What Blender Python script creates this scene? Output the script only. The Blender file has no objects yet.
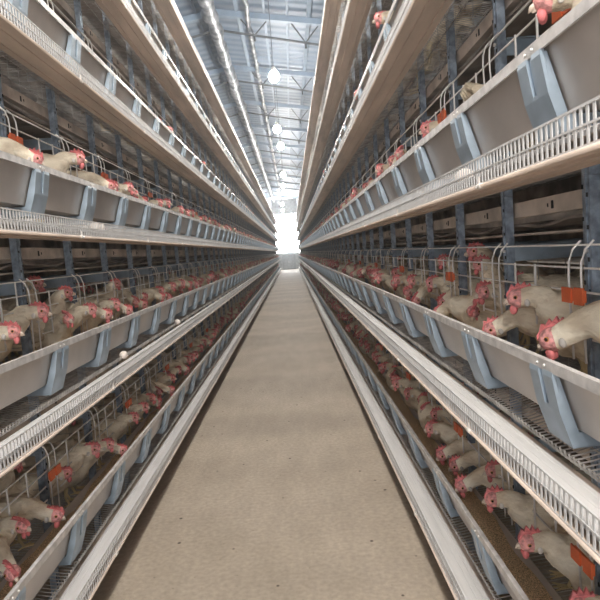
import bpy, math, random
from mathutils import Vector, Matrix
random.seed(7)
C = bpy.context.scene.collection
PI = math.pi

# ------------------------------------------------------------ measures (metres)
CAMZ = 1.335                       # camera height over the floor
RIM0 = 0.16                        # height of the lowest egg tray rim
PITCH = 0.65                       # tier to tier
XR, XL = 0.471, -0.828             # aisle-side rims of the right and left rack
CELL = 0.51                        # post to post
NCELL = 84
Y0 = {1: 1.31 - 4 * CELL, -1: 2.20 - 6 * CELL}      # first post of each rack
TIERS = range(1, 7)
SIDE = {1: 'right', -1: 'left'}
TN = {1: 'bottom', 2: 'second', 3: 'third', 4: 'fourth', 5: 'fifth', 6: 'top'}
def rimz(t): return RIM0 + PITCH * (t - 1)
def rimx(s): return XR if s > 0 else XL

# ------------------------------------------------------------ materials
def mat(name, col, rough=.6, metal=0., var=.12, scale=6., col2=None, bump=0., bscale=60., emis=None, spec=.5, stretch=(1, 1, 1), det=4., sharp=None):
    m = bpy.data.materials.new(name); m.use_nodes = True
    nt = m.node_tree; N = nt.nodes; L = nt.links
    b = N['Principled BSDF']
    b.inputs['Roughness'].default_value = rough
    b.inputs['Metallic'].default_value = metal
    b.inputs['Specular IOR Level'].default_value = spec
    tc = N.new('ShaderNodeTexCoord'); mp = N.new('ShaderNodeMapping')
    mp.inputs['Scale'].default_value = stretch
    L.new(tc.outputs['Object'], mp.inputs[0])
    n = N.new('ShaderNodeTexNoise'); n.inputs['Scale'].default_value = scale; n.inputs['Detail'].default_value = det
    L.new(mp.outputs[0], n.inputs['Vector'])
    r = N.new('ShaderNodeValToRGB')
    c2 = col2 if col2 else tuple(c * (1 - var * 2) for c in col)
    c1 = col if col2 else tuple(min(1, c * (1 + var)) for c in col)
    lo, hi = sharp if sharp else (.35, .65)
    r.color_ramp.elements[0].position = lo; r.color_ramp.elements[0].color = (*c2, 1)
    r.color_ramp.elements[1].position = hi; r.color_ramp.elements[1].color = (*c1, 1)
    L.new(n.outputs['Fac'], r.inputs[0]); L.new(r.outputs[0], b.inputs['Base Color'])
    if bump:
        n2 = N.new('ShaderNodeTexNoise'); n2.inputs['Scale'].default_value = bscale; n2.inputs['Detail'].default_value = 3
        L.new(mp.outputs[0], n2.inputs['Vector'])
        bp = N.new('ShaderNodeBump'); bp.inputs['Strength'].default_value = bump; bp.inputs['Distance'].default_value = .02
        L.new(n2.outputs['Fac'], bp.inputs['Height']); L.new(bp.outputs[0], b.inputs['Normal'])
    if emis:
        b.inputs['Emission Color'].default_value = (*emis[0], 1); b.inputs['Emission Strength'].default_value = emis[1]
    return m

M = {}
M['galv'] = mat('galvanised_sheet', (.55, .495, .45), .36, .35, .08, 4, bump=.02, bscale=20)
M['lip'] = mat('galvanised_lip', (.64, .61, .59), .42, .2, .12, 25)
M['blue'] = mat('zinc_bracket', (.385, .465, .54), .42, .35, .10, 12)
M['post'] = mat('zinc_post', (.29, .345, .415), .45, .4, .2, 40)
M['belt'] = mat('egg_belt_fabric', (.56, .54, .525), .75, 0, .05, 8, bump=.08, bscale=120, stretch=(4, .4, 1))
M['tray'] = mat('tray_plastic', (.62, .50, .41), .5, 0, .10, 3, bump=.03, stretch=(3, .5, 1))
M['pipe'] = mat('tan_pipe', (.62, .50, .41), .45, 0, .08, 5)
M['guard'] = mat('guard_plastic', (.60, .59, .58), .5, 0, .04, 10)
M['wire'] = mat('cage_wire', (.88, .85, .81), .35, .0, .06, 20)
M['floorwire'] = mat('floor_wire', (.46, .43, .40), .5, .2, .2, 20)
M['manure'] = mat('manure_belt', (.26, .22, .19), .85, 0, .25, 6, bump=.3, bscale=30)
M['beam'] = mat('dusty_beam', (.58, .50, .43), .7, .1, .15, 9, bump=.1)
M['hole'] = mat('dark_slot', (.03, .03, .03), .9)
M['back'] = mat('dirty_partition', (.40, .34, .29), .8, .1, .3, 5)
M['orange'] = mat('orange_plastic', (.80, .16, .05), .45, 0, .08, 10)
M['clear'] = mat('white_plastic', (.72, .66, .60), .4)
M['feed'] = mat('ground_feed', (.72, .50, .28), .95, 0, .3, 260, bump=.8, bscale=300)
M['white'] = mat('hen_feathers', (.92, .82, .65), .9, 0, 0, 9, col2=(.50, .38, .25), bump=.35, bscale=70, stretch=(1, 1.6, 1.6), sharp=(.30, .56))
M['wing'] = mat('hen_wing_feathers', (.80, .69, .52), .9, 0, 0, 16, col2=(.38, .28, .18), bump=.5, bscale=55, stretch=(.5, 2, 2.2), sharp=(.32, .58))
M['comb'] = mat('hen_comb', (.72, .20, .20), .5, 0, .16, 60, bump=.1, bscale=90)
M['face'] = mat('hen_face', (.80, .36, .34), .55, 0, .2, 90, bump=.3, bscale=200)
M['beak'] = mat('hen_beak', (.78, .64, .52), .4)
M['eye'] = mat('hen_eye', (.02, .012, .01), .12)
M['iris'] = mat('hen_iris', (.62, .26, .06), .3)
M['leg'] = mat('hen_leg', (.66, .52, .28), .6)
M['egg'] = mat('egg_shell', (.86, .76, .68), .5, 0, .03, 8)
M['roof'] = mat('roof_sheet', (.25, .33, .44), .5, .1, .06, 2)
M['steel'] = mat('roof_steel', (.32, .42, .54), .5, .1, .06, 4)
M['rod'] = mat('dark_rod', (.13, .15, .17), .5, .4)
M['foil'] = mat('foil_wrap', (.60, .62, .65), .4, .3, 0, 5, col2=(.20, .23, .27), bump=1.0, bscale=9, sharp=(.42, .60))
M['wall'] = mat('end_wall', (.55, .58, .60), .7)
M['door'] = mat('door_paint', (.36, .40, .44), .5)
M['trim'] = mat('window_trim', (.7, .7, .7), .5)
M['lampbody'] = mat('lamp_body', (.75, .75, .74), .4)
M['bulb'] = mat('lit_bulb', (1, 1, 1), .4, emis=((1.0, .95, .88), 560.))
M['day'] = mat('daylight_pane', (1, 1, 1), .5, emis=((.95, .98, 1.0), 30.))

# roof: transverse ribs
def rib_bump(m, scale):
    nt = m.node_tree; N = nt.nodes; L = nt.links; b = N['Principled BSDF']
    tc = N.new('ShaderNodeTexCoord'); w = N.new('ShaderNodeTexWave')
    w.bands_direction = 'Y'; w.inputs['Scale'].default_value = scale; w.inputs['Distortion'].default_value = .25
    L.new(tc.outputs['Object'], w.inputs['Vector'])
    bp = N.new('ShaderNodeBump'); bp.inputs['Strength'].default_value = .7; bp.inputs['Distance'].default_value = .03
    L.new(w.outputs['Fac'], bp.inputs['Height']); L.new(bp.outputs[0], b.inputs['Normal'])
rib_bump(M['roof'], 1.1)

def concrete():
    m = bpy.data.materials.new('concrete_floor'); m.use_nodes = True
    nt = m.node_tree; N = nt.nodes; L = nt.links; b = N['Principled BSDF']
    b.inputs['Roughness'].default_value = .72
    tc = N.new('ShaderNodeTexCoord')
    def noise(scale, det=4, st=(1, 1, 1)):
        mp = N.new('ShaderNodeMapping'); mp.inputs['Scale'].default_value = st
        L.new(tc.outputs['Object'], mp.inputs[0])
        n = N.new('ShaderNodeTexNoise'); n.inputs['Scale'].default_value = scale; n.inputs['Detail'].default_value = det
        L.new(mp.outputs[0], n.inputs['Vector']); return n
    def ramp(src, p0, c0, p1, c1):
        r = N.new('ShaderNodeValToRGB'); e = r.color_ramp.elements
        e[0].position = p0; e[0].color = (*c0, 1); e[1].position = p1; e[1].color = (*c1, 1)
        L.new(src, r.inputs[0]); return r
    def mix(a, c, fac=None, mode='MULTIPLY', f=1.):
        x = N.new('ShaderNodeMix'); x.data_type = 'RGBA'; x.blend_type = mode
        x.inputs['Factor'].default_value = f
        L.new(a, x.inputs['A']); L.new(c, x.inputs['B'])
        if fac: L.new(fac, x.inputs['Factor'])
        return x.outputs['Result']
    base = ramp(noise(1.3, 6).outputs['Fac'], .3, (.385, .315, .24), .7, (.475, .395, .31))
    grain = ramp(noise(45, 6).outputs['Fac'], .3, (.80, .80, .80), .7, (1.08, 1.07, 1.06))
    bands = ramp(noise(.9, 2, (.15, 1.1, 1)).outputs['Fac'], .42, (.90, .90, .90), .58, (1.04, 1.04, 1.04))
    trow = ramp(noise(9, 5, (1, .25, 1)).outputs['Fac'], .38, (.93, .93, .92), .62, (1.02, 1.02, 1.02))
    c = mix(mix(mix(base.outputs[0], grain.outputs[0]), bands.outputs[0]), trow.outputs[0])
    v = N.new('ShaderNodeTexVoronoi'); v.inputs['Scale'].default_value = 8; L.new(tc.outputs['Object'], v.inputs['Vector'])
    sp = ramp(v.outputs['Distance'], .05, (.14, .10, .08), .08, (1, 1, 1))
    c = mix(c, sp.outputs[0])
    v2 = N.new('ShaderNodeTexVoronoi'); v2.inputs['Scale'].default_value = 17; L.new(tc.outputs['Object'], v2.inputs['Vector'])
    c = mix(c, ramp(v2.outputs['Distance'], .04, (.5, .43, .36), .075, (1, 1, 1)).outputs[0], f=.7)
    L.new(c, b.inputs['Base Color'])
    bp = N.new('ShaderNodeBump'); bp.inputs['Strength'].default_value = .25; bp.inputs['Distance'].default_value = .01
    L.new(noise(60, 5).outputs['Fac'], bp.inputs['Height']); L.new(bp.outputs[0], b.inputs['Normal'])
    return m
M['concrete'] = concrete()

# ------------------------------------------------------------ mesh builder
class MB:
    def __init__(s): s.v = []; s.f = []; s.m = []; s.sm = []; s.mi = 0; s.smooth = False
    def add(s, vs, fs, sm=None):
        o = len(s.v); s.v += [tuple(p) for p in vs]
        for f in fs:
            s.f.append(tuple(o + i for i in f)); s.m.append(s.mi); s.sm.append(s.smooth if sm is None else sm)
    def box(s, a, b):
        (x0, y0, z0), (x1, y1, z1) = a, b
        s.add([(x0, y0, z0), (x1, y0, z0), (x1, y1, z0), (x0, y1, z0), (x0, y0, z1), (x1, y0, z1), (x1, y1, z1), (x0, y1, z1)],
              [(3, 2, 1, 0), (4, 5, 6, 7), (0, 1, 5, 4), (1, 2, 6, 5), (2, 3, 7, 6), (3, 0, 4, 7)], False)
    def prism(s, poly, y0, y1):            # poly of (x,z) run along y
        n = len(poly)
        s.add([(x, y0, z) for x, z in poly] + [(x, y1, z) for x, z in poly],
              [tuple(range(n)), tuple(range(2 * n - 1, n - 1, -1))] + [((i + 1) % n, i, i + n, (i + 1) % n + n) for i in range(n)], False)
    def sheet(s, line, t, y0, y1):         # bent sheet of thickness t following (x,z) line
        off = []
        for i, p in enumerate(line):
            a = Vector(line[max(0, i - 1)]); b = Vector(line[min(len(line) - 1, i + 1)])
            d = (b - a).normalized(); off.append((p[0] - d.y * t, p[1] + d.x * t))
        for i in range(len(line) - 1):
            s.prism([line[i], line[i + 1], off[i + 1], off[i]], y0, y1)
    def tube(s, pts, r, n=4, caps=True):
        pts = [Vector(p) for p in pts]; k = len(pts); vs = []; fs = []
        rr = r if isinstance(r, (list, tuple)) else [r] * k
        for i, p in enumerate(pts):
            t = (pts[min(k - 1, i + 1)] - pts[max(0, i - 1)]).normalized()
            a = t.cross(Vector((0, 0, 1)) if abs(t.z) < .9 else Vector((0, 1, 0))).normalized(); b = t.cross(a)
            for j in range(n):
                an = 2 * PI * j / n + PI / n
                vs.append(p + (a * math.cos(an) + b * math.sin(an)) * rr[i])
        for i in range(k - 1):
            for j in range(n):
                fs.append((i * n + j, i * n + (j + 1) % n, (i + 1) * n + (j + 1) % n, (i + 1) * n + j))
        if caps: fs += [tuple(range(n - 1, -1, -1)), tuple(range((k - 1) * n, k * n))]
        s.add(vs, fs, n > 5)
    def loft(s, P, R, n=12):               # P spine points, R (half width, half height); closed ends
        k = len(P); P = [Vector(p) for p in P]; vs = []; fs = []
        for i in range(k):
            t = (P[min(k - 1, i + 1)] - P[max(0, i - 1)]).normalized()
            sd = (Vector((0, 1, 0)) - t * t.y).normalized(); up = t.cross(sd) * 1.0
            for j in range(n):
                a = 2 * PI * j / n
                vs.append(P[i] + sd * math.cos(a) * R[i][0] + up * math.sin(a) * R[i][1])
        for i in range(k - 1):
            for j in range(n):
                fs.append((i * n + j, (i + 1) * n + j, (i + 1) * n + (j + 1) % n, i * n + (j + 1) % n))
        c0 = len(vs); vs += [P[0], P[-1]]
        for j in range(n):
            fs.append((c0, j, (j + 1) % n)); fs.append((c0 + 1, (k - 1) * n + (j + 1) % n, (k - 1) * n + j))
        s.add(vs, fs, True)
    def ball(s, c, r, nu=10, nv=6, rot=None):
        c = Vector(c); rx, ry, rz = r if isinstance(r, (tuple, list)) else (r, r, r)
        vs = [Vector((0, 0, rz))]
        for i in range(1, nv):
            th = PI * i / nv
            for j in range(nu):
                ph = 2 * PI * j / nu
                vs.append(Vector((rx * math.sin(th) * math.cos(ph), ry * math.sin(th) * math.sin(ph), rz * math.cos(th))))
        vs.append(Vector((0, 0, -rz)))
        if rot is not None: vs = [rot @ v for v in vs]
        vs = [c + v for v in vs]; fs = []; L = len(vs) - 1
        for j in range(nu):
            fs.append((0, 1 + j, 1 + (j + 1) % nu)); fs.append((L, L - nu + (j + 1) % nu, L - nu + j))
        for i in range(nv - 2):
            for j in range(nu):
                a = 1 + i * nu; fs.append((a + j, a + nu + j, a + nu + (j + 1) % nu, a + (j + 1) % nu))
        s.add(vs, fs, True)
    def mesh(s, name, mats, mirror=False):
        me = bpy.data.meshes.new(name)
        v = [(-p[0], p[1], p[2]) for p in s.v] if mirror else s.v
        f = [tuple(reversed(q)) for q in s.f] if mirror else s.f
        me.from_pydata(v, [], f)
        for m in mats: me.materials.append(M[m])
        me.polygons.foreach_set('material_index', s.m); me.polygons.foreach_set('use_smooth', s.sm)
        me.update(); return me

def both(name, mb, mats):                  # a mesh for the right rack, a mirrored one for the left
    return {1: mb.mesh(name, mats), -1: mb.mesh(name, mats, True)}
def link(name, me, parent=None, loc=(0, 0, 0), rot=(0, 0, 0), **kw):
    o = bpy.data.objects.new(name, me); C.objects.link(o); o.location = loc; o.rotation_euler = rot
    if parent: o.parent = parent
    for k, v in kw.items(): o[k] = v
    return o
def tag(o, label, cat, group=None, kind=None):
    if label: o['label'] = label
    if cat: o['category'] = cat
    if group: o['group'] = group
    if kind: o['kind'] = kind
    return o

# ------------------------------------------------------------ camera
F = 560.; ROLL = math.radians(4.4)
dc = Vector(((291 - 300) / F, (300 - 252) / F, -1)).normalized()
uc = Vector((-math.sin(ROLL), math.cos(ROLL), 0)); uc = (uc - dc * uc.dot(dc)).normalized()
rc = dc.cross(uc)
cam = bpy.data.cameras.new('camera'); cam.sensor_width = 36; cam.lens = F / 600 * 36; cam.clip_start = .02; cam.clip_end = 200
co = bpy.data.objects.new('camera', cam); C.objects.link(co)
co.matrix_world = Matrix.Translation((0, 0, CAMZ)) @ Matrix((rc, dc, uc)).to_4x4()
bpy.context.scene.camera = co
def project(x, y, z):
    v = rc * x + dc * y + uc * (z - CAMZ)
    if v.z > -.05: return None
    return 300 + F * v.x / -v.z, 300 - F * v.y / -v.z

# ------------------------------------------------------------ setting
def slab(name, a, b, m):
    mb = MB(); mb.box(a, b); return tag(link(name, mb.mesh(name, [m])), None, None, kind='structure')
YA, YB = -1.2, 44.0
WX0, WX1 = -6.2, 4.6
slab('floor', (WX0, -3, -.12), (WX1, YB + .2, 0), 'concrete')
RX, RZ, SL = -1.0, 5.72, math.tan(math.radians(9))
def roofz(x): return RZ - abs(x - RX) * SL
mb = MB()
mb.prism([(WX0, roofz(WX0)), (RX, RZ), (WX1, roofz(WX1)), (WX1, roofz(WX1) + .1), (RX, RZ + .1), (WX0, roofz(WX0) + .1)], -3, YB + .2)
tag(link('ceiling', mb.mesh('ceiling', ['roof'])), None, None, kind='structure')
slab('wall_left', (WX0 - .15, -3, 0), (WX0, YB + .2, roofz(WX0) + .08), 'wall')
slab('wall_right', (WX1, -3, 0), (WX1 + .15, YB + .2, roofz(WX1) + .08), 'wall')
# end wall with window and door
WN = (-1.25, .75, 1.25, 4.35)
mb = MB()
def wallbox(x0, x1, z0, z1): mb.box((x0, YB, z0), (x1, YB + .15, z1))
wallbox(WX0, WN[0], 0, roofz(WX0)); wallbox(WN[1], WX1, 0, roofz(WX1))
wallbox(WN[0], WN[1], 0, WN[2]); wallbox(WN[0], WN[1], WN[3], 5.45)
tag(link('wall_back', mb.mesh('wall_back', ['wall'])), None, None, kind='structure')
mb = MB()
for a in (WN[0], (WN[0] + WN[1]) / 2 - .03, WN[1] - .06): mb.box((a, YB - .03, WN[2]), (a + .06, YB + .05, WN[3]))
for a in (WN[2], WN[3] - .06): mb.box((WN[0] + .06, YB - .03, a), (WN[1] - .06, YB + .05, a + .06))
w = tag(link('window_1', mb.mesh('window_frame', ['trim'])), None, None, kind='structure')
mb = MB(); mb.box((WN[0] + .06, YB + .06, WN[2] + .06), (WN[1] - .06, YB + .07, WN[3] - .06))
link('pane', mb.mesh('pane', ['day']), w)
e = bpy.data.objects.new('control_cabinet', None); C.objects.link(e); e.location = (-.2, YB - .25, 0); tag(e, 'low grey metal cabinet standing under the bright window at the far end of the aisle', 'cabinet')
mb = MB(); mb.box((-.52, -.2, .06), (.52, .2, 1.12)); mb.box((-.54, -.22, 1.12), (.54, .22, 1.15)); link('body', mb.mesh('cabinet_body', ['door']), e)
mb = MB(); mb.box((-.5, -.18, 0), (.5, .18, .06)); link('plinth', mb.mesh('plinth', ['rod']), e)
for a, b in ((-.5, -.01), (.01, .5)):
    mb = MB(); mb.box((a, -.215, .1), (b, -.2, 1.08)); dd = link('cabinet_door', mb.mesh('cabinet_door', ['door']), e)
    hx_ = -.05 if a < 0 else .05
    mb = MB(); mb.box((hx_ - .01, -.24, .5), (hx_ + .01, -.215, .64)); link('handle', mb.mesh('handle', ['lampbody']), dd)

# roof frames: rafters, tie rods and struts
mb = MB()
hw = .055
for sx in (-1, 1):
    x1 = WX0 + .02 if sx < 0 else WX1 - .02
    a, b = (x1, RX) if sx < 0 else (RX, x1)
    mb.prism([(a, roofz(a) - .16), (b, roofz(b) - .16), (b, roofz(b) - .06), (a, roofz(a) - .06)], -hw, hw)
rafter = mb.mesh('rafter', ['steel'])
mb = MB(); mb.tube([(RX - .5, .12, roofz(RX) - .45), (RX, .12, RZ - .35), (WX1 - .6, .12, roofz(WX1 - .6) - .62)], .022, 5)
for x in (-.35, .55, 1.5, 2.6): 
    z = RZ - .35 + (x - RX) * ((roofz(WX1 - .6) - .62) - (RZ - .35)) / (WX1 - .6 - RX)
    mb.tube([(x, .12, z), (x - .28, .02, roofz(x - .28) - .1)], .012, 4); mb.tube([(x, .12, z), (x + .28, .02, roofz(x + .28) - .1)], .012, 4)
    mb.tube([(x, .12, z), (x, .12, z - .10)], .02, 5)
tie = mb.mesh('tie_rod', ['rod'])
for k in range(13):
    y = 1.4 + 2.95 * k + (.02 if k else 0)
    if y > YB - .5: break
    e = bpy.data.objects.new('roof_truss', None); C.objects.link(e); e.location = (RX, y, RZ)
    tag(e, 'pale blue steel roof truss, ' + ('the nearest one, above the camera' if k == 0 else '%s from the camera, crossing above the aisle' % (['second', 'third', 'fourth', 'fifth', 'sixth', 'seventh', 'eighth', 'ninth', 'tenth', 'eleventh', 'twelfth', 'thirteenth'][k - 1])), 'roof truss', 'roof trusses along the house')
    link('rafter', rafter, e, (-RX, 0, -RZ)); link('tie_rod', tie, e, (-RX, 0, -RZ), label='dark thin tie rod with struts')
for k, x in enumerate([-5, -4, -3.1, -2.4, -1.75, -1.35, -.62, -.15, .25, .62, 1.15, 1.9, 2.8, 3.8]):
    mb = MB(); mb.box((-.02, 0, -.058), (.02, YB + 2.8, -.002)) if k % 3 else mb.box((-.035, 0, -.058), (.035, YB + 2.8, -.002))
    tag(link('trim_%d' % (k + 1), mb.mesh('purlin', ['steel']), None, (x, -2.9, roofz(x) - .012)), None, None, kind='structure')
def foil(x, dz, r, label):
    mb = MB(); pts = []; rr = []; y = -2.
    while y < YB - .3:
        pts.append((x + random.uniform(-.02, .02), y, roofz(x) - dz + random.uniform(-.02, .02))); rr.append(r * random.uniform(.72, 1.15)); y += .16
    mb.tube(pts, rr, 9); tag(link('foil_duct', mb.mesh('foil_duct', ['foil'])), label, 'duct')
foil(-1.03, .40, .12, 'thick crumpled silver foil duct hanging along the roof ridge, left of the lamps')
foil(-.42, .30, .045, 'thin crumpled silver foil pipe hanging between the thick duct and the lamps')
# pale translucent reflectors on the right roof slope
mb = MB(); mb.box((-.22, -.10, -.035), (.22, .10, 0)); mb.box((-.19, -.08, -.05), (.19, .08, -.035))
# ------------------------------------------------------------ lamps
mbB = MB(); mbB.ball((0, 0, 0), (.078, .078, .082), 16, 10); bulb = mbB.mesh('bulb', ['bulb'])
mbS = MB(); mbS.smooth = True
mbS.tube([(0, 0, .05), (0, 0, .075), (0, 0, .13), (0, 0, .15)], [.045, .05, .035, .012], 12); sock = mbS.mesh('socket', ['lampbody'])
def lamp(x, y, z, label, group=None):
    e = bpy.data.objects.new('pendant_lamp', None); C.objects.link(e); e.location = (x, y, z)
    tag(e, label, 'lamp', group)
    link('bulb', bulb, e); link('socket', sock, e)
    top = roofz(x) - .06 - z
    mb = MB(); mb.tube([(0, 0, .14), (0, 0, top)], .006, 4); link('cord', mb.mesh('cord', ['rod']), e)
HL = 2.60
lamps = [(75, -17, 'glowing bulb hanging on a cord, nearest and highest in the photo'), (127, -14, 'glowing bulb on a cord, second from the camera'),
         (144, -10.5, 'smaller glowing bulb just behind the second one'), (173, -8, 'small glowing bulb, fourth from the camera, above a brighter one'),
         (184, -8, 'glowing bulb, fifth from the camera'), (191, -7.5, 'small glowing bulb just under the fifth one'),
         (203, -9, 'glowing bulb at the upper edge of the far glare'), (209, -8.5, 'glowing bulb in the middle of the far glare'), (215, -5, 'glowing bulb just before the far window')]
for py, dx, lab in lamps:
    b = (252 - py); a = dx * math.cos(ROLL) + b * math.sin(ROLL); b2 = b * math.cos(ROLL) - dx * math.sin(ROLL)
    y = 1.045 * F * HL / b2; lamp(a / F * y, y, CAMZ + HL, lab)
for y, zl in ((-1.9, 2.6), (-.7, 3.1), (.7, 3.93), (2.9, 3.93), (5.1, 3.93)): lamp(-.12, y, zl, 'unseen glowing bulb above the near aisle, the two lowest added as fill light', 'bulbs above the near end of the aisle')  # the two low ones behind the camera are added to brighten the rack interiors

# ------------------------------------------------------------ rack pieces (right-hand section, x = into the rack)
LN = NCELL * CELL
def along(fn):                      # long section from 0 to LN in y
    mb = MB(); fn(mb); return mb
# feed trough
mb = MB(); mb.sheet([(.061, .242), (.102, .110), (.165, .110), (.192, .182)], .002, 0, LN); troughM = both('trough_body', mb, ['galv'])
mb = MB(); mb.prism([(.048, .234), (.053, .234), (.053, .252), (.062, .252), (.062, .257), (.048, .257)], 0, LN); lipM = both('trough_lip', mb, ['lip'])
mb = MB(); w2 = .055
prof = [(.0475, .236), (.046, .225), (.060, .15), (.086, .072), (.092, .072), (.066, .15), (.054, .225), (.055, .236)]
mb.prism(prof, -w2, -.012); mb.prism(prof, .010, w2)
mb.prism([(x + .007, z) for x, z in prof], -.012, .010)          # pressed groove down the middle
mb.prism([(.060, .15), (.086, .072), (.0855, .080), (.0595, .158)], -.012, .010)
for y in (-w2, w2 - .003): mb.prism([(.054, .230), (.066, .15), (.092, .072), (.19, .076), (.185, .105), (.099, .106), (.060, .230)], y, y + .003)
mb.prism([(.092, .072), (.19, .076), (.19, .079), (.092, .075)], -w2, w2)
mb.mi = 1
for y in (-.018, .016): mb.tube([(.0485, y, .245), (.0455, y, .245)], .0035, 6)
brackM = both('bracket', mb, ['blue', 'wire'])
mb = MB(); vs = []; nseg = int(LN / .06)
for i in range(nseg + 1):
    y = LN * i / nseg; h = .163 + .008 * math.sin(y * 7.3) + .006 * math.sin(y * 17.1)
    for u in (.1045 - (h - .11) * .33, .13, .1635 + (h - .11) * .37): vs.append((u, y, h + (.006 if u == .13 else 0)))
fs = []
for i in range(nseg):
    for j in range(2): a = i * 3 + j; fs.append((a, a + 1, a + 4, a + 3))
mb.add(vs, fs, True)
feedM = both('feed', mb, ['feed'])
# egg conveyor
mb = MB(); mb.prism([(-.013, -.004), (.118, -.004), (.118, .0), (-.0095, .0), (-.0095, .004), (-.013, .004)], 0, LN)
mb.prism([(.030, -.010), (.034, -.010), (.034, -.004), (.030, -.004)], 0, LN); mb.prism([(.088, -.010), (.092, -.010), (.092, -.004), (.088, -.004)], 0, LN)
trayM = both('tray', mb, ['tray'])
mb = MB(); mb.prism([(-.008, .018), (.074, .018), (.076, .026), (.070, .032), (.056, .036), (.053, .0345), (.050, .0365), (.036, .037), (.033, .0355), (.030, .0365), (.010, .034), (-.004, .028)], 0, LN); beltM = both('egg_belt', mb, ['belt'])
mb = MB(); mb.tube([(-.015, 0, -.005), (-.015, LN, -.005)], .0048, 8); pipeM = both('rim_pipe', mb, ['pipe'])
mb = MB()
n = int(LN / .0195)
for i in range(n):
    y = i * .0195; mb.box((-.0130, y, .000), (-.0110, y + .0068, .0625))
for v, h in ((.000, .003), (.031, .0035), (.0605, .004)): mb.box((-.0140, 0, v), (-.0100, LN, v + h))
guardM = both('guard_rail', mb, ['guard'])
mb = MB(); mb.tube([(-.015, -.014, -.005), (-.015, .014, -.005)], .0072, 8); mb.tube([(-.0165, 0, -.005), (-.0165, 0, .018)], .003, 5); coupM = both('coupling', mb, ['clear'])
# cage
def floorv(u): return .062 + (u - .22) * .09
mb = MB(); n = int(LN / .02)
for i in range(n):
    y = i * .02 + .006
    mb.tube([(.079, y, .060), (.082, y, .044), (.094, y, .036), (.125, y, .040), (.22, y, floorv(.22)), (.78, y, floorv(.78))], [.0025, .0025, .0025, .0022, .0015, .0015], 3, False)
for u in (.105, .16, .22, .34, .46, .58, .70, .78):
    v = floorv(u) if u > .2 else .037 + max(0, u - .125) * .27
    mb.box((u - .0015, 0, v - .004), (u + .0015, LN, v - .001))
wfloorM = both('wire_floor', mb, ['floorwire'])
def post(z0):
    mb = MB()
    mb.prism([(.226, 0), (.229, 0), (.229, 1), (.226, 1)], -.019, .019) if 0 else None
    mb.box((.224, -.017, z0), (.227, .017, .649)); mb.box((.227, -.017, z0), (.250, -.014, .649)); mb.box((.227, .014, z0), (.250, .017, .649))
    mb.box((.221, -.004, z0), (.224, .004, .649))
    mb.mi = 1
    v = .30
    while v < .63:
        mb.box((.2195, -.012, v), (.2225, -.008, v + .010)); mb.box((.2195, .008, v + .02), (.2225, .012, v + .03)); v += .075
    mb.mi = 2; mb.tube([(.224, 0, .475), (.217, 0, .475)], .006, 6)
    if z0 < 0: mb.mi = 0; mb.box((.20, -.04, z0), (.27, .04, z0 + .006))
    return both('post', mb, ['post', 'hole', 'lip'])
postM = post(0.0); postM1 = post(-RIM0)
def panel(variant):
    mb = MB(); R = .0033; g = .215
    for v in (.490, .435, .378): mb.tube([(g, .0, v), (g, CELL, v)], R, 4)
    if variant == 0:
        mb.tube([(g, .06, .322), (g, CELL - .03, .322)], R, 4); mb.tube([(g, .10, .268), (g, CELL - .03, .268)], R, 4)
        for y in (.19, .33): mb.tube([(g - .004, y, .26), (g - .004, y, .44)], R, 4)
    elif variant == 1:
        mb.tube([(g, .26, .322), (g, CELL - .03, .322)], R, 4)
        for y in (.26,): mb.tube([(g - .004, y, .268), (g - .004, y, .44)], R, 4)
        mb.tube([(g - .004, .40, .375), (g - .004, .40, .44)], R, 4)
    else:
        mb.tube([(g, .05, .322), (g, .30, .322)], R, 4); mb.tube([(g, .12, .27), (g, .30, .25)], R, 4)
        for y in (.16, .30): mb.tube([(g - .004, y, .25), (g - .004, y, .44)], R, 4)
        mb.tube([(g - .004, .42, .375), (g - .004, .42, .49)], R, 4)
    for y in (-.036, .022):            # bent door guide rods
        mb.tube([(.194, y, .215), (.188, y, .42), (.190, y, .452), (.199, y, .480), (.220, y, .500)], .0028, 6)
    return both('wire_front', mb, ['wire'])
panelM = [panel(0), panel(1), panel(2)]
mb = MB()
mb.box((.255, -.002, .44), (.775, .002, .492)); mb.box((.255, -.012, .488), (.775, .012, .492))
mb.mi = 1
for u in (.33, .42, .51, .60, .69): mb.tube([(u, 0, floorv(u)), (u, 0, .44)], .0016, 3, False)
for v in (.16, .23, .30, .37): mb.tube([(.25, 0, v), (.775, 0, v)], .0016, 3, False)
partM = both('partition', mb, ['blue', 'floorwire'])
mb = MB(); pts = []
nseg = int(LN / .085); vs = []; fs = []
for i in range(nseg + 1):
    y = LN * i / nseg; sg = .010 * math.sin(y * 2 * PI / .51 + .6) + random.uniform(-.004, .004)
    vs += [(.262, y, .548 + sg), (.262, y, .556 + sg), (.775, y, .550), (.775, y, .542)]
for i in range(nseg):
    for j in range(4): fs.append((i * 4 + j, i * 4 + (j + 1) % 4, i * 4 + 4 + (j + 1) % 4, i * 4 + 4 + j))
fs += [(3, 2, 1, 0), tuple(nseg * 4 + j for j in range(4))]
mb.add(vs, fs); manM = both('manure_belt', mb, ['manure'])
mb = MB(); mb.box((.256, 0, .578), (.262, LN, .625)); mb.box((.262, 0, .578), (.285, LN, .582)); mb.box((.262, 0, .621), (.285, LN, .625))
mb.box((.40, 0, .565), (.406, LN, .600)); mb.tube([(.25, 0, .524), (.25, LN, .524)], .004, 5)
mb.mi = 1
for i in range(NCELL): y = i * CELL + .23; mb.box((.2545, y, .590), (.2565, y + .012, .612)); mb.box((.2545, y + .03, .596), (.2565, y + .036, .606))
beamM = both('side_rail', mb, ['beam', 'hole'])
mb = MB(); mb.box((.782, 0, .02), (.788, LN, .645)); backM = both('back_panel', mb, ['back'])
mb = MB(); mb.tube([(.50, 0, .42), (.50, LN, .42)], .011, 8)
waterM = both('water_pipe', mb, ['clear'])
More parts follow.
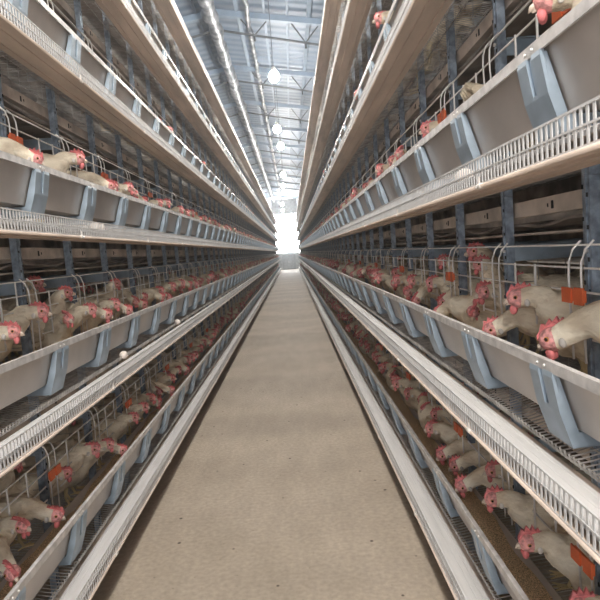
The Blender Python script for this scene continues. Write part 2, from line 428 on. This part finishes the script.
mb = MB(); mb.box((.179, -.060, .360), (.1865, .030, .388)); mb.box((.175, -.064, .354), (.1795, -.024, .394)); mb.box((.175, -.010, .356), (.1795, .034, .392))
clipM = both('orange_clip', mb, ['orange'])

HEIGHTS = {1: 'bottom tier', 2: 'second tier from the floor', 3: 'third tier from the floor', 4: 'fourth tier from the floor', 5: 'fifth tier from the floor', 6: 'top tier'}
def root(name, s, t, label, cat, group):
    o = bpy.data.objects.new(name, None); C.objects.link(o)
    o.location = (rimx(s), Y0[s], rimz(t)); return tag(o, label, cat, group)
for s in (1, -1):
    for t in TIERS:
        where = '%s rack, %s' % (SIDE[s], HEIGHTS[t])
        e = root('egg_conveyor', s, t, 'white egg belt with slotted guard, ' + where, 'egg conveyor', 'egg conveyors on the cage racks')
        link('tray', trayM[s], e); link('egg_belt', beltM[s], e); link('guard_rail', guardM[s], e, label='pale slotted guard rail'); link('rim_pipe', pipeM[s], e, label='thin tan rim pipe')
        for k in range(40): link('coupling', coupM[s], e, (0, (1.33 - Y0[1]) % 1.02 + k * 1.02 + (.18 if t % 2 == 0 else 0), 0))
        e = root('feed_trough', s, t, 'galvanised feed trough with pale blue brackets, ' + where, 'feed trough', 'feed troughs on the cage racks')
        link('trough_body', troughM[s], e); link('trough_lip', lipM[s], e)
        for k in range(NCELL): link('bracket', brackM[s], e, (0, max(.06, k * CELL - .125), 0), label='pale blue tapered bracket')
        if t <= 2:
            o = link('feed', feedM[s], None, (rimx(s), Y0[s], rimz(t)))
            tag(o, 'golden brown feed in the trough, ' + where, 'feed', None, 'stuff')
        e = root('cage_row', s, t, 'wire hen cages with blue grey posts, ' + where, 'cage row', 'rows of hen cages')
        link('wire_floor', wfloorM[s], e); link('manure_belt', manM[s], e, label='dark sagging manure belt'); link('side_rail', beamM[s], e, label='dusty tan side rail with slots')
        link('back_panel', backM[s], e)
        if t <= 4: link('water_pipe', waterM[s], e)
        for k in range(NCELL + 1): link('post', (postM1 if t == 1 else postM)[s], e, (0, k * CELL, 0))
        for k in range(NCELL):
            v = 0 if random.random() < .5 else random.choice((1, 2))
            if s == 1 and t == 2: v = {4: 1, 5: 0}.get(k, v)
            if s == -1 and t == 2: v = {6: 0, 5: 2}.get(k, v)
            if t == 1 and k < 8: v = 0
            link('wire_front', panelM[v][s], e, (0, k * CELL, 0))
        if t <= 4:
            for k in range(NCELL + 1): link('partition', partM[s], e, (0, k * CELL, 0))
        if (s, t) != (-1, 2):
            for k in range(9):
                kk = (4 if s == 1 else 6) + 2 * (k - 1)
                if kk >= 0 and random.random() < (1 if k < 4 else .5): link('orange_clip', clipM[s], e, (0, kk * CELL, 0), label='orange plastic clip')

# ------------------------------------------------------------ hens
# pose: head position (x forward, y side, z up) from the feet; spine runs tail -> body -> neck -> head -> beak base
POSES = {'low': (.225, 0, .175, -.35), 'mid': (.190, 0, .250, -.05), 'up': (.135, 0, .345, .05), 'leftward': (.175, .07, .245, -.05), 'rightward': (.175, -.07, .245, -.05), 'peck': (.215, .02, .155, -.8)}
def spine(p):
    hx, hy, hz, dip = POSES[p]
    low = hz < .2
    body = [((-.185, 0, .225), (.012, .012)), ((-.165, 0, .222), (.035, .03)), ((-.12, 0, .205), (.060, .060)), ((-.05, 0, .18), (.080, .087)), ((.02, 0, .176), (.079, .090)), ((.07, 0, .19 if low else .205), (.060, .068))]
    if hz > .3: body = [((x_ * .8, 0, .185 + x_ * .42 + .03), r_) for (x_, y_, z_), r_ in body]; body[0] = ((-.15, 0, .165), (.012, .012))
    b = Vector(body[-1][0][:]) ; h = Vector((hx, hy, hz))
    mid1 = b.lerp(h, .36) + Vector((.010, 0, .022 if low else .006)); mid2 = b.lerp(h, .72) + Vector((-.004, 0, .026 if low else .014))
    hd = Vector((math.cos(dip), hy * 6, math.sin(dip))).normalized()
    pts = body + [(tuple(mid1), (.040, .045)), (tuple(mid2), (.026, .029)), (tuple(h), (.0215, .0235)), (tuple(h + hd * .018), (.0185, .019)), (tuple(h + hd * .033), (.010, .011))]
    return pts, h, hd
def smoothspine(pts, k):
    P = [Vector(p[0]) for p in pts]; R = [Vector(p[1]) for p in pts]; oP = []; oR = []
    for i in range(len(P) - 1):
        a, b, c, d = max(0, i - 1), i, i + 1, min(len(P) - 1, i + 2)
        for j in range(k):
            t = j / k
            def cr(A): return .5 * ((2 * A[b]) + (A[c] - A[a]) * t + (2 * A[a] - 5 * A[b] + 4 * A[c] - A[d]) * t * t + (3 * A[b] - A[a] - 3 * A[c] + A[d]) * t ** 3)
            oP.append(cr(P)); oR.append(cr(R))
    oP.append(P[-1]); oR.append(R[-1]); return oP, oR
def frame(h, hd):
    sd = Vector((0, 0, 1)).cross(hd).normalized(); up = hd.cross(sd).normalized()
    return Matrix((hd, sd, up)).transposed()
COMB = [(-.020, .008), (-.027, .019), (-.020, .020), (-.017, .029), (-.010, .023), (-.004, .034), (.004, .025), (.011, .034), (.018, .023), (.026, .029), (.031, .017), (.037, .010), (.038, .001), (.022, .004), (0, .012)]
def comb(mb, h, Rm, flop=.35, k=1.):
    n = len(COMB); vs = []
    for sgn in (-1, 1):
        for x, z in COMB: vs.append(h + Rm @ Vector((x * k, (sgn * (.004 if z > .026 else .0065) + flop * max(0, z - .012) + .003 * math.sin(x * 330)) * k, (z + .006) * k)))
    core = [h + Rm @ Vector((x * k, flop * .006, .014 * k)) for x in (0,)]
    mb.add(vs, [tuple(range(n)), tuple(range(2 * n - 1, n - 1, -1))] + [((i + 1) % n, i, i + n, (i + 1) % n + n) for i in range(n)], False)
def facepatch(mb, h, Rm, nu=10, nv=7): mb.ball(h + Rm @ Vector((.012, 0, .001)), (.0262, .0236, .0240), nu, nv, Rm)
def wattles(mb, h, Rm, nu=8):
    for sg in (-1, 1): mb.ball(h + Rm @ Vector((.024, sg * .009, -.025)), (.009, .0055, .013), nu, 6, Rm)
def lobe(mb, h, Rm, sg): mb.ball(h + Rm @ Vector((-.010, sg * .0215, -.010)), (.007, .004, .010), 8, 5, Rm)
def beak(mb, h, Rm):
    a = h + Rm @ Vector((.030, 0, -.002)); b = h + Rm @ Vector((.042, 0, -.006)); c = h + Rm @ Vector((.047, 0, -.013))
    mb.tube([a, b, c], [.0088, .0055, .001], 7)
    mb.tube([h + Rm @ Vector((.030, 0, -.008)), h + Rm @ Vector((.041, 0, -.014))], [.0065, .0018], 6)
def eye(h, Rm, sg):
    mb = MB(); c = h + Rm @ Vector((.015, sg * .0222, .005))
    mb.ball(c, (.0052, .0028, .0052), 10, 6, Rm); mb.mi = 1; mb.ball(c + Rm @ Vector((0, sg * .0012, 0)), (.0037, .0024, .0037), 8, 6, Rm)
    return mb
def wing(sg):
    mb = MB(); R = Matrix.Rotation(math.radians(8), 3, 'Y')
    mb.ball((-.045, sg * .068, .195), (.105, .018, .052), 12, 8, R @ Matrix.Rotation(sg * math.radians(-4), 3, 'Z'))
    for k in range(6):
        z = .18 - k * .004; mb.ball((-.135 - .006 * k, sg * (.050 - .002 * k), .212 - k * .010), (.045, .005, .010), 6, 5, Matrix.Rotation(math.radians(10 - 6 * k), 3, 'Y'))
    return mb
def tail():
    mb = MB()
    for k in range(7):
        a = (k - 3) * .16; mb.ball((-.205, a * .09, .245 - abs(a) * .03), (.050, .005, .020), 8, 5, Matrix.Rotation(a * .5, 3, 'Z') @ Matrix.Rotation(math.radians(28), 3, 'Y'))
    return mb
def leg(sg):
    mb = MB(); y = sg * .032
    mb.tube([(-.02, y, .12), (-.005, y, .085), (-.012, y, .045), (.004, y, .008)], [.022, .011, .0058, .0055], 7)
    for a in (-.5, 0, .5): mb.tube([(.004, y, .008), (.026, y + .02 * a, .006), (.045, y + .055 * a * .8, .003)], [.0055, .004, .002], 5)
    mb.tube([(.004, y, .008), (-.022, y, .003)], [.0045, .002], 5)
    return mb
HM = {}
for p in POSES:
    pts, h, hd = spine(p); Rm = frame(h, hd); d = {}
    P, R = smoothspine(pts, 5); mb = MB(); mb.loft(P, R, 22)
    for i_, v_ in enumerate(mb.v):       # ruffled plumage, calmer towards the head
        v_ = Vector(v_); k_ = min(1, (v_ - h).length / .09)
        q_ = math.sin(v_.x * 95 + v_.y * 40) * math.sin(v_.z * 110 + v_.x * 30) * math.sin(v_.y * 120 + 1) + random.uniform(-.5, .5)
        c_ = Vector((v_.x, 0, .19)); mb.v[i_] = tuple(v_ + (v_ - c_).normalized() * .0045 * q_ * k_)
    d['body'] = mb.mesh('hen_body', ['white'])
    flop = random.choice((.9, -.9, .6, -.6))
    mb = MB(); comb(mb, h, Rm, flop); d['comb'] = mb.mesh('comb', ['comb'])
    mb = MB(); facepatch(mb, h, Rm, 14, 10); d['face'] = mb.mesh('face', ['face'])
    mb = MB(); wattles(mb, h, Rm); d['wattles'] = mb.mesh('wattles', ['comb'])
    d['lobes'] = []
    for sg in (-1, 1): mb = MB(); lobe(mb, h, Rm, sg); d['lobes'].append(mb.mesh('earlobe', ['clear']))
    mb = MB(); beak(mb, h, Rm); d['beak'] = mb.mesh('beak', ['beak'])
    d['eyes'] = [eye(h, Rm, sg).mesh('eye', ['iris', 'eye']) for sg in (-1, 1)]
    # one-mesh hen for the middle distance
    mb = MB(); P2, R2 = smoothspine(pts, 2); mb.loft(P2, R2, 10); mb.mi = 1; comb(mb, h, Rm, flop); wattles(mb, h, Rm, 6); mb.mi = 2; facepatch(mb, h, Rm, 8, 6)
    mb.mi = 3; beak(mb, h, Rm); mb.mi = 4
    for sg in (-1, 1): mb.ball(h + Rm @ Vector((.015, sg * .0222, .005)), (.0045, .003, .0045), 6, 4, Rm)
    mb.mi = 5
    for sg in (-1, 1): mb.ball((-.045, sg * .068, .195), (.105, .018, .052), 8, 6)
    for sg in (-1, 1): mb.tube([(-.02, sg * .032, .12), (-.012, sg * .032, .045), (.004, sg * .032, .004), (.04, sg * .032, .003)], [.02, .007, .006, .003], 5)
    d['single'] = mb.mesh('hen_single', ['white', 'comb', 'face', 'beak', 'eye', 'wing'])
    # light one for the far crowd
    mb = MB(); mb.loft([q[0] for q in pts[1:]], [q[1] for q in pts[1:]], 6); mb.mi = 1; comb(mb, h, Rm, flop, .85); mb.ball(h + Rm @ Vector((.02, 0, -.028)), (.008, .009, .014), 5, 4, Rm); mb.mi = 2; mb.ball(h + Rm @ Vector((.016, 0, .001)), (.021, .022, .021), 6, 4, Rm)
    mb.mi = 0
    for sg in (-1, 1): mb.tube([(-.01, sg * .03, .12), (0, sg * .03, .002)], [.02, .006], 3)
    d['far'] = mb; HM[p] = d
wingM = [wing(sg).mesh('wing', ['wing']) for sg in (-1, 1)]; tailM = tail().mesh('tail', ['wing']); legM = [leg(sg).mesh('leg', ['leg']) for sg in (-1, 1)]

hens = []      # dict(side, tier, x, y, z (feet), yaw, pose, scale, label, head)
def facing(s, turn):        # world yaw that faces the aisle; positive turn = looks further down the house
    return (PI - turn) if s > 0 else turn
def add_head(s, t, u, y, v, pose, turn=0., label=None, scale=1.):      # place by where the head is
    yaw = facing(s, turn); hx, hy, hz, _ = POSES[pose]
    X = rimx(s) + s * u
    fx = X - scale * (hx * math.cos(yaw) - hy * math.sin(yaw)); fy = y - scale * (hx * math.sin(yaw) + hy * math.cos(yaw))
    uf = (fx - rimx(s)) * s
    fz = rimz(t) + max(floorv(uf), v - hz * scale * 1.03)
    fz = min(fz, rimz(t) + floorv(uf) + .045)
    hens.append(dict(s=s, t=t, x=fx, y=fy, z=fz, yaw=yaw, pose=pose, sc=scale, label=label, hy=y, u=u))
T = 'trough'
named = [
 (1, 2, .13, 1.27, .275, 'low', .75, 'large white hen bending over the right second tier trough, nearest to the camera', 1.2),
 (1, 2, .15, 1.51, .353, 'mid', .50, 'big white hen stretching its neck above the nearest one, right second tier', 1.12),
 (1, 2, .13, 1.67, .25, 'low', .35, 'white hen, head low, just left of the two large ones, right second tier', 1.),
 (1, 2, .28, 1.86, .374, 'mid', .3, 'white hen standing behind the big pink combed one, right second tier', 1.),
 (1, 2, .28, 2.26, .467, 'up', .2, 'tall upright white hen with the highest head in the right second tier', 1.12),
 (1, 2, .25, 2.11, .409, 'up', .35, 'upright cream hen behind the bars just below the tallest one, right second tier', 1.),
 (1, 2, .14, 2.78, .25, 'peck', -.3, 'hen facing the camera, head down, left of the pale headed one, right second tier', 1.),
 (1, 2, .16, 2.92, .28, 'mid', -.2, 'white hen pushing out behind the camera facing one, right second tier trough', 1.),
 (1, 2, .12, 2.27, .235, 'low', .9, 'pale headed hen low behind the trough lip, below the orange clip, right second tier', .95),
 (1, 2, .26, 2.66, .381, 'up', 0, 'white hen upright behind the bars, left of the orange clip, right second tier', 1.),
 (1, 1, .13, 1.73, .225, 'mid', .30, 'white hen leaning over the feed with open beak, right bottom tier', 1.05),
 (1, 1, .13, 1.46, .244, 'mid', .15, 'white hen at the lower right corner of the picture, only head and back showing', 1.05),
 (1, 1, .21, 1.96, .262, 'mid', .30, 'white hen standing behind the second one from the corner, right bottom tier', 1.),
 (1, 1, .12, 2.04, .219, 'low', .1, 'white hen, head just over the feed, third along the right bottom tier', 1.),
 (1, 1, .32, 1.93, .30, 'up', .2, 'white hen with dark red face deep behind the wires, right bottom tier', 1.),
 (1, 1, .15, 2.23, .208, 'low', .3, 'white hen with short comb reaching into the feed, fourth along the right bottom tier', 1.),
 (1, 1, .13, 2.36, .224, 'low', .1, 'white hen eating close beside the fourth one, right bottom tier', 1.),
 (1, 1, .12, 2.50, .257, 'mid', .3, 'white hen lifting its head just past the eating pair, right bottom tier', 1.),
 (-1, 2, .12, 1.84, .325, 'mid', .35, 'white hen with pink face at the left edge of the picture, second tier', 1.05),
 (-1, 2, .15, 2.13, .379, 'mid', .35, 'dirty white hen with pink face beside the first left post, left second tier', 1.12),
 (-1, 2, .20, 2.52, .397, 'up', .35, 'white hen with bright beak standing tall in front of the wires, left second tier', 1.),
 (-1, 2, .13, 2.60, .335, 'mid', .35, 'white hen with wrinkled red face pushing out over the left second tier trough', 1.),
 (-1, 2, .12, 2.78, .290, 'low', .5, 'white hen, head lowest, beside the wrinkled faced one, left second tier trough', 1.),
 (-1, 2, .20, 3.23, .384, 'up', .4, 'white hen with raised comb behind the group at the left second tier trough', 1.),
 (-1, 2, .13, 2.96, .320, 'mid', .3, 'white hen in the middle of the red combed group, left second tier', 1.),
 (-1, 2, .11, 3.10, .279, 'low', .4, 'white hen at the far end of the red combed group, left second tier', 1.),
 (-1, 2, .35, 2.57, .464, 'up', .1, 'hen in the dark behind the first full cage front, left second tier', 1.1),
 (-1, 1, .13, 2.01, .247, 'low', .30, 'large dirty white hen at the lower left corner, face at the trough lip', 1.15),
 (-1, 1, .15, 2.50, .285, 'mid', .30, 'clean white hen stretching up over the left bottom tier trough, pale pink face', 1.1),
 (-1, 1, .13, 2.64, .315, 'mid', .35, 'white hen with red comb just past the clean white one, left bottom tier', 1.),
 (-1, 1, .11, 2.76, .257, 'low', .3, 'white hen with its head right at the lip past the pair, left bottom tier', 1.),
 (-1, 1, .13, 3.08, .267, 'mid', .3, 'white hen with drooping pink comb, fifth along the left bottom tier trough', 1.),
 (-1, 1, .13, 3.29, .288, 'mid', .4, 'white hen with brown shaded neck, sixth along the left bottom tier trough', 1.),
 (-1, 1, .35, 2.76, .386, 'up', .1, 'hen with dull red comb standing behind the wires near the blue post, left bottom tier', 1.),
 (-1, 1, .33, 2.16, .417, 'up', .2, 'hen behind the wires above the lower left corner, left bottom tier', 1.),
 (-1, 3, .10, 2.12, .315, 'low', .6, 'white hen with red comb laid over the left third tier trough, nearest the left edge', 1.),
 (-1, 3, .10, 2.56, .368, 'mid', .5, 'white hen holding its head up over the left third tier trough', 1.1),
 (-1, 3, .10, 2.98, .302, 'low', .4, 'hen with only its red comb above the left third tier trough', 1.),
 (-1, 3, .10, 3.34, .317, 'mid', .3, 'hen with red head at the left third tier trough, fourth from the left edge', 1.),
 (1, 3, .15, 2.39, .350, 'mid', .3, 'hen with red face behind the wires, right third tier, past the ruffled one', 1.05),
 (1, 3, .15, 3.19, .345, 'mid', .2, 'hen with red comb, third visible along the right third tier', 1.),
 (1, 3, .10, 1.17, .352, 'mid', .5, 'hen with red wattles over the right third tier trough, top edge of picture', 1.1),
 (1, 4, .10, 3.04, .43, 'mid', .2, 'orange red headed hen leaning over the right fourth tier trough', 1.15),
]
for n_ in named: add_head(*n_[:7], n_[7], n_[8])
hens.append(dict(s=1, t=3, x=XR + .395, y=1.92, z=rimz(3) + floorv(.39) + .02, yaw=.15, pose='up', sc=1.05, label='hen turned away, only pale ruffled tail feathers above the right third tier trough', hy=1.87, u=.2))
def busy(s, t, y, front, d=.125):
    for h in hens:
        if h['s'] == s and h['t'] == t and abs(h['hy'] - y) < d and (h['u'] < .24) == front: return True
    return False
for s in (1, -1):
    for t in (1, 2, 3, 4):
        ystart = .9 if t < 3 else 2.5
        y = ystart
        while y < Y0[s] + LN - .3:
            y += random.uniform(.125, .19) if t < 3 else random.uniform(.20, .55) * (1 if t == 3 else 2.2)
            if not busy(s, t, y, True):
                p = random.choice(['low', 'low', 'mid', 'mid', 'leftward', 'rightward', 'peck', 'mid'])
                uu = random.uniform(.11, .20) if t < 3 else random.uniform(.10, .14)
                if t >= 3 and p == 'peck': p = 'mid'
                add_head(s, t, uu, y, random.uniform(.25, .31), p, random.uniform(-.8, 1.0), None, random.uniform(.94, 1.06))
            if t < 3 and random.random() < (.45 if y < 9 else .85) and not busy(s, t, y + .07, False, .2):
                add_head(s, t, random.uniform(.36, .50), y + .07, .40, random.choice(['up', 'up', 'mid']), random.uniform(-1.2, 1.2), None, random.uniform(.94, 1.04))
inview = []
for h in hens:
    pr = project(rimx(h['s']) + h['s'] * h['u'], h['hy'], rimz(h['t']) + .30)
    if pr and -25 < pr[0] < 625 and -25 < pr[1] < 625: h['pr'] = pr; inview.append(h)
inview.sort(key=lambda h: (0 if h['label'] else 1, h['y']))
near, far = inview[:300], inview[300:]
ORD = ['first', 'second', 'third', 'fourth', 'fifth', 'sixth', 'seventh', 'eighth', 'ninth', 'tenth', 'eleventh', 'twelfth', 'thirteenth', 'fourteenth', 'fifteenth', 'sixteenth', 'seventeenth', 'eighteenth', 'nineteenth', 'twentieth', 'twenty-first', 'twenty-second', 'twenty-third', 'twenty-fourth', 'twenty-fifth', 'twenty-sixth', 'twenty-seventh', 'twenty-eighth', 'twenty-ninth', 'thirtieth'] + ['far'] * 80
LOOK = {'low': 'head low in the trough', 'mid': 'neck stretched over the trough', 'up': 'standing upright', 'leftward': 'head turned aside', 'rightward': 'head turned aside', 'peck': 'pecking down at the feed'}
rows = {}
for h in sorted(near, key=lambda h: h['hy']):
    front = h['u'] < .24; r = rows.setdefault((h['s'], h['t'], front), []); r.append(h)
    if not h['label']:
        h['label'] = 'hen, %s, %s %s, %s rack %s tier' % (LOOK[h['pose']] if front or h['pose'] == 'up' else 'facing sideways', ORD[len(r) - 1], 'along' if front else 'behind the wires', SIDE[h['s']], TN[h['t']])
for i, h in enumerate(sorted(near, key=lambda h: h['y'])):
    d = HM[h['pose']]; detailed = i < 190
    o = link('hen', d['body'] if detailed else d['single'], None, (h['x'], h['y'], h['z']), (0, 0, h['yaw']))
    o.scale = (h['sc'],) * 3
    tag(o, h['label'], 'hen', 'hens in the %s rack, %s tier' % (SIDE[h['s']], TN[h['t']]))
    if detailed:
        link('comb', d['comb'], o, label='red serrated comb'); fc = link('face', d['face'], o, label='bare pink red face'); link('wattles', d['wattles'], fc, label='red wattles')
        for e_ in d['lobes']: link('earlobe', e_, fc)
        link('beak', d['beak'], fc, label='pale horn coloured beak')
        for e_ in d['eyes']: link('eye', e_, fc)
        for w_ in wingM: link('wing', w_, o)
        link('tail', tailM, o)
        for l_ in legM: link('leg', l_, o)
big = MB()
for h in far:
    src = HM[h['pose']]['far']; Mx = Matrix.Translation((h['x'], h['y'], h['z'])) @ Matrix.Rotation(h['yaw'], 4, 'Z') @ Matrix.Scale(h['sc'], 4)
    o0 = len(big.v); big.v += [tuple(Mx @ Vector(v)) for v in src.v]
    big.f += [tuple(i + o0 for i in f) for f in src.f]; big.m += src.m; big.sm += src.sm
tag(link('hen_crowd', big.mesh('hen_crowd', ['white', 'comb', 'face'])), 'crowd of white hens filling the far cages on both sides of the aisle', 'hens', None, 'stuff')

# ------------------------------------------------------------ eggs
mb = MB(); mb.ball((0, 0, 0), (.021, .028, .021), 14, 10); eggM = mb.mesh('egg', ['egg'])
def egg(s, t, u, y, lab, v=.055): o = link('egg', eggM, None, (rimx(s) + s * u, y, rimz(t) + v), (0, 0, random.uniform(-.6, 1.2))); tag(o, lab, 'egg', 'eggs on the belts')
egg(-1, 2, .078, 2.88, 'brownish white egg under the trough on the left second tier egg belt', .060)
egg(-1, 2, .078, 4.25, 'farther egg on the left second tier egg belt, beyond the nearer one', .060)
egg(-1, 3, .04, 2.55, 'pale egg lying behind the slotted guard of the left third tier egg belt')
egg(-1, 3, .055, 2.66, 'pale egg touching the first one behind the left third tier guard')
egg(1, 3, .045, 1.63, 'pale egg behind the slotted guard of the right third tier egg belt')

# ------------------------------------------------------------ dust in the air
hz = bpy.data.materials.new('dusty_air'); hz.use_nodes = True; nt = hz.node_tree; nt.nodes.remove(nt.nodes['Principled BSDF'])
vs_ = nt.nodes.new('ShaderNodeVolumeScatter'); vs_.inputs['Color'].default_value = (.97, .985, 1, 1); vs_.inputs['Density'].default_value = .007; vs_.inputs['Anisotropy'].default_value = .55
nt.links.new(vs_.outputs[0], nt.nodes['Material Output'].inputs['Volume'])
M['air'] = hz
mb = MB(); mb.box((-2.6, -2.5, .02), (2.2, YB - .12, 5.1)); hzo = tag(link('dust_haze', mb.mesh('dust_haze', ['air'])), 'thin dusty haze hanging in the air along the aisle', 'haze', None, 'stuff')
# ------------------------------------------------------------ light
wd = bpy.data.worlds.new('world'); bpy.context.scene.world = wd; wd.use_nodes = True
wd.node_tree.nodes['Background'].inputs[0].default_value = (.92, .95, 1.0, 1); wd.node_tree.nodes['Background'].inputs[1].default_value = 2.6
sc = bpy.context.scene
sc.view_settings.view_transform = 'Standard'; sc.view_settings.look = 'None'; sc.view_settings.gamma = 1; sc.view_settings.exposure = 0.0
sc.view_settings.use_curve_mapping = False
sc.cycles.max_bounces = 12; sc.cycles.diffuse_bounces = 9; sc.cycles.glossy_bounces = 3; sc.cycles.use_denoising = True; sc.cycles.sample_clamp_indirect = 8
